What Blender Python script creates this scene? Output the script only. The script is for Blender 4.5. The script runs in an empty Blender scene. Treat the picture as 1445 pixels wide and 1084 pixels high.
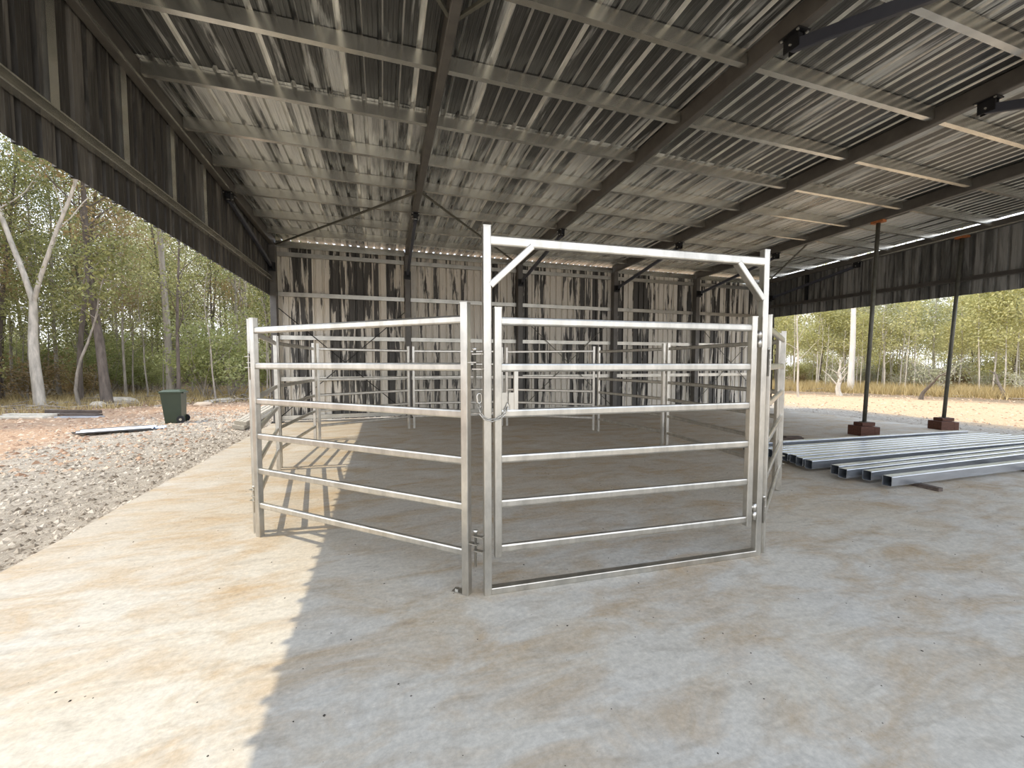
import bpy, math, random
from mathutils import Vector, Matrix

# ------------------------------------------------------------------ camera, sky, sun
SC = bpy.context.scene
COL = SC.collection
F_PX, PITCH, YAW, CAM_H = 568.68, 0.0517, 0.3104, 1.4357
CX, CY = 722.5, 542.0
_cp, _sp, _cy, _sy = math.cos(PITCH), math.sin(PITCH), math.cos(YAW), math.sin(YAW)
FW = Vector((_sy * _cp, _cy * _cp, -_sp))
RT = Vector((_cy, -_sy, 0))
UP = RT.cross(FW)
CAM = Vector((0, 0, CAM_H))

cam_data = bpy.data.cameras.new('camera')
cam_data.sensor_width = 36.0
cam_data.lens = F_PX / 1445.0 * 36.0
cam_data.clip_start = 0.05
cam_data.clip_end = 500
cam = bpy.data.objects.new('camera', cam_data)
COL.objects.link(cam)
M3 = Matrix((RT, UP, -FW)).transposed()
cam.matrix_world = Matrix.Translation(CAM) @ M3.to_4x4()
SC.camera = cam

SC.view_settings.view_transform = 'Standard'
SC.view_settings.look = 'None'
SC.view_settings.gamma = 1.0
SC.view_settings.use_curve_mapping = False
SC.view_settings.exposure = 0.66

world = bpy.data.worlds.new('sky')
SC.world = world
world.use_nodes = True
wt = world.node_tree
wt.nodes.clear()
_o = wt.nodes.new('ShaderNodeOutputWorld')
_b = wt.nodes.new('ShaderNodeBackground')
_tc = wt.nodes.new('ShaderNodeTexCoord')
_sx = wt.nodes.new('ShaderNodeSeparateXYZ')
_r = wt.nodes.new('ShaderNodeValToRGB')
_r.color_ramp.elements[0].position = 0.0
_r.color_ramp.elements[0].color = (0.92, 0.95, 1.0, 1)
_r.color_ramp.elements[1].position = 0.9
_r.color_ramp.elements[1].color = (0.50, 0.68, 1.0, 1)
_n = wt.nodes.new('ShaderNodeTexNoise')
_n.inputs['Scale'].default_value = 2.6
_n.inputs['Detail'].default_value = 6
_cr = wt.nodes.new('ShaderNodeValToRGB')
_cr.color_ramp.elements[0].position = 0.45
_cr.color_ramp.elements[1].position = 0.68
_mx = wt.nodes.new('ShaderNodeMix')
_mx.data_type = 'RGBA'
_mx.inputs['B'].default_value = (1.0, 1.0, 1.0, 1)
wt.links.new(_tc.outputs['Generated'], _sx.inputs[0])
wt.links.new(_sx.outputs['Z'], _r.inputs['Fac'])
wt.links.new(_tc.outputs['Generated'], _n.inputs['Vector'])
wt.links.new(_n.outputs['Fac'], _cr.inputs['Fac'])
wt.links.new(_cr.outputs['Color'], _mx.inputs['Factor'])
wt.links.new(_r.outputs['Color'], _mx.inputs['A'])
wt.links.new(_mx.outputs['Result'], _b.inputs['Color'])
_b.inputs['Strength'].default_value = 1.55
wt.links.new(_b.outputs['Background'], _o.inputs['Surface'])

sun_data = bpy.data.lights.new('sun', 'SUN')
sun_data.energy = 2.2
sun_data.angle = math.radians(0.5)
sun_data.color = (1.0, 0.88, 0.67)
sun = bpy.data.objects.new('sun', sun_data)
COL.objects.link(sun)
sun.rotation_euler = Vector((1.0, -0.10, -1.50)).to_track_quat('-Z', 'Y').to_euler()
sun.location = (-20, 2, 30)

# ------------------------------------------------------------------ helpers
def ray(px, py):
    return FW + RT * ((px - CX) / F_PX) + UP * ((CY - py) / F_PX)

def at(px, py, z=0.0):
    d = ray(px, py)
    return CAM + d * ((z - CAM_H) / d.z)

class MB:
    def __init__(self):
        self.v, self.f, self.m = [], [], []
    def add(self, vs, fs, mi=0):
        o = len(self.v)
        self.v += [tuple(p) for p in vs]
        for q in fs:
            self.f.append(tuple(i + o for i in q))
            self.m.append(mi)
    def box(self, c, s, rot=None, mi=0):
        vs = []
        for dx in (-.5, .5):
            for dy in (-.5, .5):
                for dz in (-.5, .5):
                    p = Vector((dx * s[0], dy * s[1], dz * s[2]))
                    if rot is not None:
                        p = rot @ p
                    vs.append(Vector(c) + p)
        self.add(vs, [(0, 1, 3, 2), (4, 6, 7, 5), (0, 4, 5, 1), (2, 3, 7, 6), (0, 2, 6, 4), (1, 5, 7, 3)], mi)
    def beam(self, a, b, prof, up=(0, 0, 1), caps=True, mi=0):
        a, b = Vector(a), Vector(b)
        d = (b - a).normalized()
        side = d.cross(Vector(up)).normalized()
        u2 = side.cross(d)
        n = len(prof)
        vs = [a + side * p[0] + u2 * p[1] for p in prof] + [b + side * p[0] + u2 * p[1] for p in prof]
        fs = [(i, (i + 1) % n, n + (i + 1) % n, n + i) for i in range(n)]
        if caps:
            fs += [tuple(range(n - 1, -1, -1)), tuple(range(n, 2 * n))]
        self.add(vs, fs, mi)
    def tube(self, pts, rad, n=6, caps=True):
        pts = [Vector(p) for p in pts]
        if not hasattr(rad, '__len__'):
            rad = [rad] * len(pts)
        vs, fs = [], []
        ref = Vector((0.31, 0.95, 0.07))
        for i, p in enumerate(pts):
            d = (pts[min(i + 1, len(pts) - 1)] - pts[max(i - 1, 0)])
            d = d.normalized() if d.length > 1e-9 else Vector((0, 0, 1))
            s = d.cross(ref)
            if s.length < 1e-3:
                s = d.cross(Vector((1, 0, 0)))
            s.normalize()
            t = d.cross(s)
            for k in range(n):
                a = 2 * math.pi * k / n
                vs.append(p + (s * math.cos(a) + t * math.sin(a)) * rad[i])
        for i in range(len(pts) - 1):
            for k in range(n):
                fs.append((i * n + k, i * n + (k + 1) % n, (i + 1) * n + (k + 1) % n, (i + 1) * n + k))
        if caps:
            fs.append(tuple(range(n - 1, -1, -1)))
            o = (len(pts) - 1) * n
            fs.append(tuple(range(o, o + n)))
        self.add(vs, fs)
    def mesh(self, name, mats, smooth=False):
        me = bpy.data.meshes.new(name)
        me.from_pydata(self.v, [], self.f)
        for m in (mats if isinstance(mats, (list, tuple)) else [mats]):
            me.materials.append(m)
        if any(self.m):
            me.polygons.foreach_set('material_index', self.m)
        if smooth:
            me.polygons.foreach_set('use_smooth', [True] * len(me.polygons))
        me.update()
        return me
    def build(self, name, mats, parent=None, smooth=False):
        return link(name, self.mesh(name, mats, smooth), parent)

def link(name, data, parent=None, mat=None):
    o = bpy.data.objects.new(name, data)
    COL.objects.link(o)
    if parent is not None:
        o.parent = parent
    if mat is not None:
        o.matrix_basis = mat
    return o

def tag(o, label=None, cat=None, group=None, kind=None):
    if label:
        o['label'] = label
    if cat:
        o['category'] = cat
    if group:
        o['group'] = group
    if kind:
        o['kind'] = kind
    return o

def empty(name, loc=(0, 0, 0), rz=0.0):
    o = bpy.data.objects.new(name, None)
    o.empty_display_size = 0.1
    COL.objects.link(o)
    o.location = loc
    o.rotation_euler = (0, 0, rz)
    return o

def rect(w, h, r=0.0):
    w, h = w / 2, h / 2
    if r <= 0:
        return [(-w, -h), (w, -h), (w, h), (-w, h)]
    out = []
    for sx, sy, a0 in ((1, -1, -90), (1, 1, 0), (-1, 1, 90), (-1, -1, 180)):
        for k in range(3):
            a = math.radians(a0 + 45 * k)
            out.append((sx * (w - r) + r * math.cos(a), sy * (h - r) + r * math.sin(a)))
    return out

def cprof(w, h, t=0.003, lip=0.015):
    # C section: web on -u side, flanges reach +u; centred on v
    H = h / 2
    return [(0, -H), (w, -H), (w, -H + lip), (w - t, -H + lip), (w - t, -H + t), (t, -H + t), (t, H - t), (w - t, H - t),
            (w - t, H - lip), (w, H - lip), (w, H), (0, H)]

# ------------------------------------------------------------------ materials
def mat_base(name):
    m = bpy.data.materials.new(name)
    m.use_nodes = True
    return m, m.node_tree, m.node_tree.nodes['Principled BSDF']

def N(nt, t, **kw):
    n = nt.nodes.new('ShaderNode' + t)
    for k, v in kw.items():
        setattr(n, k, v)
    return n

def math_node(nt, op, a, b=None):
    n = N(nt, 'Math', operation=op)
    for i, x in enumerate((a, b)):
        if x is None:
            continue
        if isinstance(x, (int, float)):
            n.inputs[i].default_value = x
        else:
            nt.links.new(x, n.inputs[i])
    return n.outputs[0]

def noise(nt, vec, scale, detail=4, rough=0.55, dist=0.0):
    n = N(nt, 'TexNoise')
    n.inputs['Scale'].default_value = scale
    n.inputs['Detail'].default_value = detail
    n.inputs['Roughness'].default_value = rough
    n.inputs['Distortion'].default_value = dist
    if vec is not None:
        nt.links.new(vec, n.inputs['Vector'])
    return n.outputs['Fac']

def mapping(nt, vec, scale=(1, 1, 1), loc=(0, 0, 0), rot=(0, 0, 0)):
    n = N(nt, 'Mapping')
    n.inputs['Scale'].default_value = scale
    n.inputs['Location'].default_value = loc
    n.inputs['Rotation'].default_value = rot
    nt.links.new(vec, n.inputs['Vector'])
    return n.outputs[0]

def ramp(nt, fac, stops):
    n = N(nt, 'ValToRGB')
    e = n.color_ramp.elements
    while len(e) < len(stops):
        e.new(0.5)
    for i, (p, c) in enumerate(stops):
        e[i].position = p
        e[i].color = (c, c, c, 1) if isinstance(c, (int, float)) else (*c, 1)
    nt.links.new(fac, n.inputs['Fac'])
    return n.outputs['Color']

def mix(nt, fac, a, b, mode='MIX'):
    n = N(nt, 'Mix', data_type='RGBA', blend_type=mode)
    for key, x in (('Factor', fac), ('A', a), ('B', b)):
        if isinstance(x, (int, float)):
            n.inputs[key].default_value = x if key == 'Factor' else (x, x, x, 1)
        elif isinstance(x, tuple):
            n.inputs[key].default_value = (*x, 1)
        else:
            nt.links.new(x, n.inputs[key])
    return n.outputs['Result']

def bump(nt, bs, height, strength=0.3, dist=0.01):
    b = N(nt, 'Bump')
    b.inputs['Strength'].default_value = strength
    b.inputs['Distance'].default_value = dist
    nt.links.new(height, b.inputs['Height'])
    nt.links.new(b.outputs[0], bs.inputs['Normal'])

def obj_coord(nt):
    return N(nt, 'TexCoord').outputs['Object']

def simple(name, col, rough=0.6, metal=0.0, var=0.25, scale=8.0, bmp=0.0, stretch=(1, 1, 1)):
    m, nt, bs = mat_base(name)
    v = mapping(nt, obj_coord(nt), stretch)
    f = noise(nt, v, scale, 5, 0.6)
    lo = tuple(c * (1 - var) for c in col)
    hi = tuple(min(1, c * (1 + var)) for c in col)
    nt.links.new(ramp(nt, f, [(0.3, lo), (0.7, hi)]), bs.inputs['Base Color'])
    bs.inputs['Roughness'].default_value = rough
    bs.inputs['Metallic'].default_value = metal
    if bmp:
        bump(nt, bs, f, bmp)
    return m

def iron(name, dark, pale, lo, hi, metal=0.25, rough=0.45, streak=0.5, sc=(9, 1.5), pw=0.30):
    """second-hand trapezoidal sheet: bare stained zinc with chalky old paint left in patches along the length"""
    m, nt, bs = mat_base(name)
    oc = obj_coord(nt)
    rnd = N(nt, 'ObjectInfo').outputs['Random']
    off = N(nt, 'CombineXYZ')
    nt.links.new(math_node(nt, 'MULTIPLY', rnd, 53.0), off.inputs[0])
    nt.links.new(math_node(nt, 'MULTIPLY', rnd, 91.0), off.inputs[1])
    add = N(nt, 'VectorMath', operation='ADD')
    nt.links.new(oc, add.inputs[0])
    nt.links.new(off.outputs[0], add.inputs[1])
    v = add.outputs[0]
    big = noise(nt, mapping(nt, v, (sc[0], sc[1], 1)), 1.0, 6, 0.62, 0.4)
    # every pan keeps its own share of paint
    sx = N(nt, 'SeparateXYZ')
    nt.links.new(v, sx.inputs[0])
    pan = math_node(nt, 'FLOOR', math_node(nt, 'MULTIPLY', sx.outputs[0], 1 / 0.1905))
    wn = N(nt, 'TexWhiteNoise', noise_dimensions='1D')
    nt.links.new(pan, wn.inputs['W'])
    k = math_node(nt, 'ADD', big, math_node(nt, 'MULTIPLY', math_node(nt, 'SUBTRACT', wn.outputs['Value'], 0.5), pw))
    k = math_node(nt, 'ADD', k, math_node(nt, 'MULTIPLY', math_node(nt, 'SUBTRACT', rnd, 0.5), 0.12))
    mask = ramp(nt, k, [(lo, 0.0), (hi, 1.0)])
    fine = noise(nt, mapping(nt, v, (110, 3.0, 1)), 1.0, 4, 0.6)
    d2 = mix(nt, ramp(nt, fine, [(0.3, 0.0), (0.75, 1.0)]), tuple(c * (1 - streak) for c in dark), tuple(c * (1 + streak * 1.3) for c in dark))
    p2 = mix(nt, ramp(nt, fine, [(0.25, 0.0), (0.6, 1.0)]), tuple(c * 0.72 for c in pale), pale)
    nt.links.new(mix(nt, mask, d2, p2), bs.inputs['Base Color'])
    bs.inputs['Metallic'].default_value = metal
    nt.links.new(ramp(nt, mask, [(0, rough), (1, min(1, rough + 0.2))]), bs.inputs['Roughness'])
    bump(nt, bs, fine, 0.08, 0.004)
    return m

M = {}
M['roof_dark'] = iron('roof_sheet_stained', (0.085, 0.085, 0.08), (0.62, 0.62, 0.59), 0.57, 0.69, 0.45, 0.36, 0.5, (8, 0.8), 0.30)
M['roof_pale'] = iron('roof_sheet_chalky', (0.16, 0.16, 0.152), (0.75, 0.75, 0.72), 0.37, 0.56, 0.75, 0.26, 0.45, (6, 0.5), 0.34)
M['wall_iron'] = iron('wall_sheet_peeling', (0.065, 0.06, 0.052), (0.70, 0.65, 0.56), 0.435, 0.49, 0.08, 0.55, 0.5, (8.5, 0.75), 0.34)
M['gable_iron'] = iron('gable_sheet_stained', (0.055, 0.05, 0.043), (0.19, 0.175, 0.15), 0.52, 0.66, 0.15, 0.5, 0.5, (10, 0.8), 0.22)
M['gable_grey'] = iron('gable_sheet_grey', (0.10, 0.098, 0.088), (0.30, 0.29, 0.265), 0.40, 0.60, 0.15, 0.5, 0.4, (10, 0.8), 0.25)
M['lap_and_lit'] = simple('clean_zinc_lap_and_lit_rib_wall', (0.80, 0.79, 0.74), 0.35, 0.5, 0.22, 3, 0.0, (12, 1.2, 1))  # clean overlap metal, also used as painted light on the ribs' sunny walls
M['galv'] = simple('galvanised_tube', (0.57, 0.545, 0.49), 0.30, 0.90, 0.22, 10, 0.0, (1, 1, 0.5))
M['purlin'] = simple('galvanised_purlin', (0.66, 0.645, 0.585), 0.27, 0.92, 0.15, 4)
M['girt'] = simple('dull_galvanised_girt', (0.50, 0.48, 0.425), 0.36, 0.85, 0.2, 4)
M['primer'] = simple('brown_primed_steel', (0.112, 0.103, 0.09), 0.45, 0.15, 0.2, 5)
M['slate'] = simple('slate_blue_steel', (0.075, 0.08, 0.10), 0.35, 0.3, 0.12, 5)
M['black'] = simple('black_steel', (0.012, 0.012, 0.013), 0.5, 0.2, 0.2, 9)
M['bolt'] = simple('zinc_bolt', (0.7, 0.68, 0.62), 0.3, 0.8, 0.1, 9)
M['tube'] = simple('bright_box_section', (0.48, 0.51, 0.55), 0.27, 0.8, 0.15, 6, 0.0, (0.4, 3, 3))
M['redwood'] = simple('red_brown_timber', (0.095, 0.036, 0.020), 0.75, 0, 0.4, 10, 0.3, (1, 4, 4))
M['orange'] = simple('orange_timber', (0.42, 0.14, 0.04), 0.7, 0, 0.3, 10, 0.2)
M['rusty'] = simple('olive_painted_pipe', (0.12, 0.115, 0.09), 0.5, 0.3, 0.25, 9)
M['timber_grey'] = simple('weathered_timber', (0.42, 0.37, 0.29), 0.85, 0, 0.35, 7, 0.4, (6, 1, 6))
M['timber_pale'] = simple('pale_timber', (0.62, 0.56, 0.46), 0.85, 0, 0.25, 7, 0.3, (1, 6, 6))
M['timber_dark'] = simple('dark_timber', (0.10, 0.075, 0.06), 0.85, 0, 0.4, 8, 0.4, (1, 6, 6))
M['bin'] = simple('dark_green_plastic', (0.026, 0.038, 0.017), 0.42, 0, 0.12, 6)
M['bin_lid'] = simple('green_plastic_lid', (0.040, 0.062, 0.034), 0.35, 0, 0.12, 6)
M['rubber'] = simple('black_rubber', (0.015, 0.015, 0.015), 0.8, 0, 0.2, 9)
M['tin'] = simple('blue_grey_tin', (0.50, 0.53, 0.58), 0.35, 0.6, 0.15, 6)
M['tin_dark'] = simple('dark_tin', (0.05, 0.05, 0.055), 0.6, 0.3, 0.3, 6)
M['rock'] = simple('pale_rock', (0.50, 0.44, 0.36), 0.9, 0, 0.3, 6, 0.6)
M['gravel'] = simple('grey_gravel', (0.40, 0.36, 0.30), 0.95, 0, 0.45, 3.0)
M['clod'] = simple('orange_clod', (0.48, 0.29, 0.17), 0.95, 0, 0.4, 2.0)
def grain_mat(name, stops):
    m, nt, bs = mat_base(name)
    nt.links.new(ramp(nt, N(nt, 'NewGeometry').outputs['Random Per Island'], stops), bs.inputs['Base Color'])
    bs.inputs['Roughness'].default_value = 0.95
    return m
M['gravel'] = grain_mat('grey_gravel_grains', [(0.0, (0.15, 0.115, 0.08)), (0.5, (0.39, 0.33, 0.255)), (1.0, (0.62, 0.54, 0.44))])
M['clod'] = grain_mat('orange_clod_grains', [(0.0, (0.26, 0.15, 0.09)), (0.5, (0.50, 0.33, 0.21)), (1.0, (0.66, 0.52, 0.38))])
M['debris'] = simple('dark_grit', (0.05, 0.04, 0.03), 0.9, 0, 0.4, 40)

def concrete():
    m, nt, bs = mat_base('stained_concrete')
    oc = obj_coord(nt)
    w = mapping(nt, oc, (1.0, 2.2, 1), rot=(0, 0, 0.35))
    a = noise(nt, oc, 0.55, 6, 0.6, 0.3)
    b = noise(nt, w, 1.5, 7, 0.65, 0.6)
    c = noise(nt, oc, 38, 4, 0.7)
    d = noise(nt, mapping(nt, oc, (1, 3.5, 1), rot=(0, 0, 0.3)), 3.2, 6, 0.65, 0.5)
    base = mix(nt, ramp(nt, a, [(0.35, 0.0), (0.65, 1.0)]), (0.60, 0.575, 0.52), (0.63, 0.575, 0.475))
    sep0 = N(nt, 'SeparateXYZ')
    nt.links.new(oc, sep0.inputs[0])
    # trampled brown dirt builds up towards the yard and the back of the slab
    inner = ramp(nt, math_node(nt, 'ADD', math_node(nt, 'MULTIPLY', sep0.outputs[1], 0.1), math_node(nt, 'MULTIPLY', a, 0.35)), [(0.38, 0.0), (0.62, 1.0)])
    s = math_node(nt, 'MULTIPLY', ramp(nt, b, [(0.44, 0.0), (0.68, 1.0)]), 0.85)
    base = mix(nt, math_node(nt, 'MULTIPLY', inner, 0.6), base, (0.46, 0.385, 0.29))
    col = mix(nt, s, base, (0.46, 0.33, 0.19))
    s2 = math_node(nt, 'MULTIPLY', ramp(nt, d, [(0.52, 0.0), (0.70, 1.0)]), 0.42)
    col = mix(nt, s2, col, (0.33, 0.28, 0.215))
    s3 = math_node(nt, 'MULTIPLY', ramp(nt, noise(nt, oc, 1.1, 5, 0.6), [(0.55, 0.0), (0.72, 1.0)]), 0.5)
    col = mix(nt, s3, col, (0.68, 0.67, 0.63))
    col = mix(nt, 0.55, col, ramp(nt, c, [(0.3, 0.70), (0.7, 1.18)]), 'MULTIPLY')
    fine = noise(nt, mapping(nt, oc, (1, 1.8, 1), rot=(0, 0, 0.4)), 11, 7, 0.75, 0.4)
    col = mix(nt, 0.5, col, ramp(nt, fine, [(0.32, 0.74), (0.66, 1.12)]), 'MULTIPLY')
    vo = N(nt, 'TexVoronoi')
    vo.inputs['Scale'].default_value = 9.0
    nt.links.new(oc, vo.inputs['Vector'])
    sep = N(nt, 'SeparateColor')
    nt.links.new(vo.outputs['Color'], sep.inputs[0])
    rare = math_node(nt, 'GREATER_THAN', sep.outputs[0], 0.80)
    dot = math_node(nt, 'LESS_THAN', vo.outputs['Distance'], 0.045)
    col = mix(nt, math_node(nt, 'MULTIPLY', math_node(nt, 'MULTIPLY', rare, dot), 0.8), col, (0.08, 0.06, 0.05))
    nt.links.new(col, bs.inputs['Base Color'])
    nt.links.new(ramp(nt, b, [(0.3, 0.55), (0.7, 0.8)]), bs.inputs['Roughness'])
    bs.inputs['Specular IOR Level'].default_value = 0.35
    bump(nt, bs, math_node(nt, 'ADD', math_node(nt, 'MULTIPLY', c, 0.3), d), 0.18, 0.006)
    return m
M['concrete'] = concrete()

def ground_mat():
    m, nt, bs = mat_base('dirt_gravel_and_litter')
    oc = obj_coord(nt)
    sx = N(nt, 'SeparateXYZ')
    nt.links.new(oc, sx.inputs[0])
    X, Y = sx.outputs[0], sx.outputs[1]
    n1 = noise(nt, oc, 0.35, 5, 0.6)
    n2 = noise(nt, mapping(nt, oc, (1, 1, 1)), 9, 6, 0.7)
    n3 = noise(nt, oc, 40, 4, 0.7)
    wob = math_node(nt, 'MULTIPLY', math_node(nt, 'SUBTRACT', n1, 0.5), 5.0)
    gravel = mix(nt, ramp(nt, n2, [(0.3, 0.0), (0.7, 1.0)]), (0.29, 0.25, 0.20), (0.55, 0.48, 0.39))
    dirt = mix(nt, ramp(nt, n2, [(0.3, 0.0), (0.7, 1.0)]), (0.38, 0.225, 0.135), (0.58, 0.42, 0.29))
    sand = mix(nt, ramp(nt, n2, [(0.3, 0.0), (0.7, 1.0)]), (0.52, 0.34, 0.19), (0.66, 0.51, 0.34))
    litter = mix(nt, ramp(nt, n2, [(0.3, 0.0), (0.7, 1.0)]), (0.17, 0.12, 0.08), (0.36, 0.28, 0.19))
    # gravel apron hugs the slab, bare orange dirt lies beyond, leaf litter begins under the trees
    xl = math_node(nt, 'ADD', X, wob)
    fl = ramp(nt, math_node(nt, 'MULTIPLY', math_node(nt, 'ADD', xl, 8.0), 0.1), [(0.13, 1.0), (0.24, 0.0)])
    col = mix(nt, fl, gravel, dirt)
    fb = ramp(nt, math_node(nt, 'MULTIPLY', math_node(nt, 'ADD', Y, wob), 0.05), [(0.64, 0.0), (0.72, 1.0)])
    col = mix(nt, fb, col, dirt)
    fr = ramp(nt, math_node(nt, 'MULTIPLY', math_node(nt, 'ADD', X, math_node(nt, 'MULTIPLY', wob, 0.4)), 0.02), [(0.30, 0.0), (0.325, 1.0)])
    col = mix(nt, fr, col, sand)
    # radius from the shed decides where the forest floor starts
    r2 = math_node(nt, 'SQRT', math_node(nt, 'ADD', math_node(nt, 'MULTIPLY', X, X), math_node(nt, 'MULTIPLY', Y, Y)))
    right = math_node(nt, 'GREATER_THAN', X, 5.0)
    r3 = math_node(nt, 'SUBTRACT', math_node(nt, 'ADD', r2, math_node(nt, 'MULTIPLY', wob, 0.5)), math_node(nt, 'MULTIPLY', right, 7.5))
    ff = ramp(nt, math_node(nt, 'MULTIPLY', r3, 0.02), [(0.385, 0.0), (0.43, 1.0)])
    col = mix(nt, ff, col, litter)
    col = mix(nt, 0.5, col, ramp(nt, n3, [(0.3, 0.55), (0.7, 1.3)]), 'MULTIPLY')
    nt.links.new(col, bs.inputs['Base Color'])
    bs.inputs['Roughness'].default_value = 0.95
    bs.inputs['Specular IOR Level'].default_value = 0.1
    bump(nt, bs, math_node(nt, 'ADD', n2, math_node(nt, 'MULTIPLY', n3, 0.5)), 0.8, 0.05)
    return m
M['ground'] = ground_mat()

def leaf_mat(name, stops, trans=0.35):
    m, nt, bs = mat_base(name)
    g = N(nt, 'NewGeometry')
    rnd = N(nt, 'ObjectInfo').outputs['Random']
    f = math_node(nt, 'ADD', math_node(nt, 'MULTIPLY', g.outputs['Random Per Island'], 0.5), math_node(nt, 'MULTIPLY', rnd, 0.5))
    col = ramp(nt, f, stops)
    nt.links.new(col, bs.inputs['Base Color'])
    bs.inputs['Roughness'].default_value = 0.5
    tr = N(nt, 'BsdfTranslucent')
    nt.links.new(col, tr.inputs['Color'])
    mx = N(nt, 'MixShader')
    mx.inputs[0].default_value = trans
    nt.links.new(bs.outputs[0], mx.inputs[1])
    nt.links.new(tr.outputs[0], mx.inputs[2])
    nt.links.new(mx.outputs[0], nt.nodes['Material Output'].inputs['Surface'])
    return m
M['leaf_olive'] = leaf_mat('olive_gum_leaves', [(0.0, (0.12, 0.135, 0.05)), (0.4, (0.27, 0.275, 0.10)), (0.75, (0.50, 0.48, 0.21)), (1.0, (0.70, 0.68, 0.42))], 0.5)
M['leaf_fresh'] = leaf_mat('fresh_green_leaves', [(0.0, (0.15, 0.17, 0.06)), (0.5, (0.32, 0.35, 0.13)), (1.0, (0.55, 0.56, 0.27))], 0.5)
M['leaf_rust'] = leaf_mat('browning_leaves', [(0.0, (0.20, 0.15, 0.07)), (0.5, (0.38, 0.27, 0.13)), (1.0, (0.42, 0.38, 0.18))], 0.5)
M['leaf_gold'] = leaf_mat('yellow_green_leaves', [(0.0, (0.40, 0.39, 0.15)), (0.5, (0.60, 0.57, 0.27)), (1.0, (0.84, 0.78, 0.46))], 0.45)
M['leaf_grey'] = leaf_mat('grey_green_leaves', [(0.0, (0.34, 0.35, 0.22)), (0.5, (0.56, 0.56, 0.38)), (1.0, (0.78, 0.75, 0.56))], 0.45)
M['bark_grey'] = simple('grey_bark', (0.33, 0.29, 0.24), 0.9, 0, 0.4, 3, 0.5, (3, 3, 0.6))
M['bark_pale'] = simple('pale_grey_bark', (0.50, 0.45, 0.38), 0.9, 0, 0.35, 3, 0.4, (3, 3, 0.6))
M['bark_dark'] = simple('dark_bark', (0.13, 0.105, 0.085), 0.95, 0, 0.4, 4, 0.6, (3, 3, 0.5))
M['bark_white'] = simple('white_bark', (0.66, 0.61, 0.54), 0.8, 0, 0.18, 2, 0.2, (2, 2, 0.6))
M['grass'] = leaf_mat('dry_straw_grass', [(0.0, (0.34, 0.25, 0.11)), (0.5, (0.52, 0.40, 0.19)), (1.0, (0.66, 0.54, 0.30))], 0.25)
M['litter_stick'] = simple('dead_sticks', (0.36, 0.31, 0.25), 0.9, 0, 0.4, 3)

# ------------------------------------------------------------------ shed dimensions
XC, BAY, YB = -2.439, 3.0901, 11.0712
XR = XC + 5 * BAY
ZR, SL = 4.2088, 0.0387
YF = -0.35
def zraf(y):                # underside of the rafters
    return ZR + SL * (YB - y)
def RX(k):
    return XC + k * BAY
SX0, SX1, SY0, SY1 = -2.52, 13.08, -3.5, 11.25
def zslab(x):
    return 0.0 if x < 3 else -0.015 * (x - 3)

# ------------------------------------------------------------------ floor slab and ground
mb = MB()
xs = [SX0, 3.0, SX1]
vs, fs = [], []
for x in xs:
    for y in (SY0, SY1):
        vs += [(x, y, zslab(x)), (x, y, -0.40)]
for i in range(2):
    a, b = i * 4, (i + 1) * 4
    fs += [(a, b, b + 2, a + 2), (a + 1, a + 3, b + 3, b + 1), (a, a + 1, b + 1, b), (a + 2, b + 2, b + 3, a + 3)]
fs += [(0, 2, 3, 1), (8, 9, 11, 10)]
mb.add(vs, fs)
o = mb.build('floor', M['concrete'])
tag(o, 'pale concrete slab with orange dirt stains, sunlit along one edge', kind='structure')

rng = random.Random(5)
def hnoise(x, y):
    return (math.sin(x * 1.7 + y * 0.6) * math.cos(y * 1.3 - x * 0.4) + 0.5 * math.sin(x * 4.1 - y * 3.3 + 1.0) + 0.35 * math.sin(x * 7.3 + y * 6.1)) * 0.012
def zground(x, y):
    dl = max(0.0, SX0 - x)
    dr = max(0.0, x - SX1)
    db = max(0.0, y - SY1)
    if x < SX0 + 0.001 or db > 0 and x < 3:
        d = math.hypot(dl, db)
        z = -0.05 - 0.10 * min(1, d / 5.0)
    else:
        d = math.hypot(dr, db)
        t = min(1.0, max(0.0, (x - 3) / 9.0))
        z = (-0.05 - 0.10 * min(1, d / 5.0)) * (1 - t) + t * (-0.22 - 0.10 * min(1, d / 5.0))
    amp = min(1.0, d / 0.8)
    return z + hnoise(x, y) * amp * 1.2
def axis(lo, flo, fhi, hi, step):
    a = []
    x = flo
    while x < fhi:
        a.append(x)
        x += step
    a.append(fhi)
    s = step
    x = flo
    while x > lo:
        s *= 1.35
        x -= s
        a.insert(0, x)
    s = step
    x = fhi
    while x < hi:
        s *= 1.35
        x += s
        a.append(x)
    return a
gx = sorted(set(axis(-130, -14, 20, 150, 0.25) + [SX0 + 0.0005, SX0 + 0.15, SX1 - 0.0005, SX1 - 0.15]))
gy = sorted(set(axis(-90, 0, 20, 150, 0.25) + [SY1 - 0.0005, SY1 - 0.15, SY0 + .0005, SY0 + 0.15]))
vs = []
for y in gy:
    for x in gx:
        inside = SX0 + 0.1 < x < SX1 - 0.1 and SY0 + 0.1 < y < SY1 - 0.1
        vs.append((x, y, -0.36 if inside else zground(x, y)))
nx = len(gx)
fs = [(j * nx + i, j * nx + i + 1, (j + 1) * nx + i + 1, (j + 1) * nx + i) for j in range(len(gy) - 1) for i in range(nx - 1)]
mb = MB()
mb.add(vs, fs)
o = mb.build('ground', M['ground'], smooth=True)
tag(o, 'bare gravel and orange dirt clearing around the shed', kind='structure')

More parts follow.
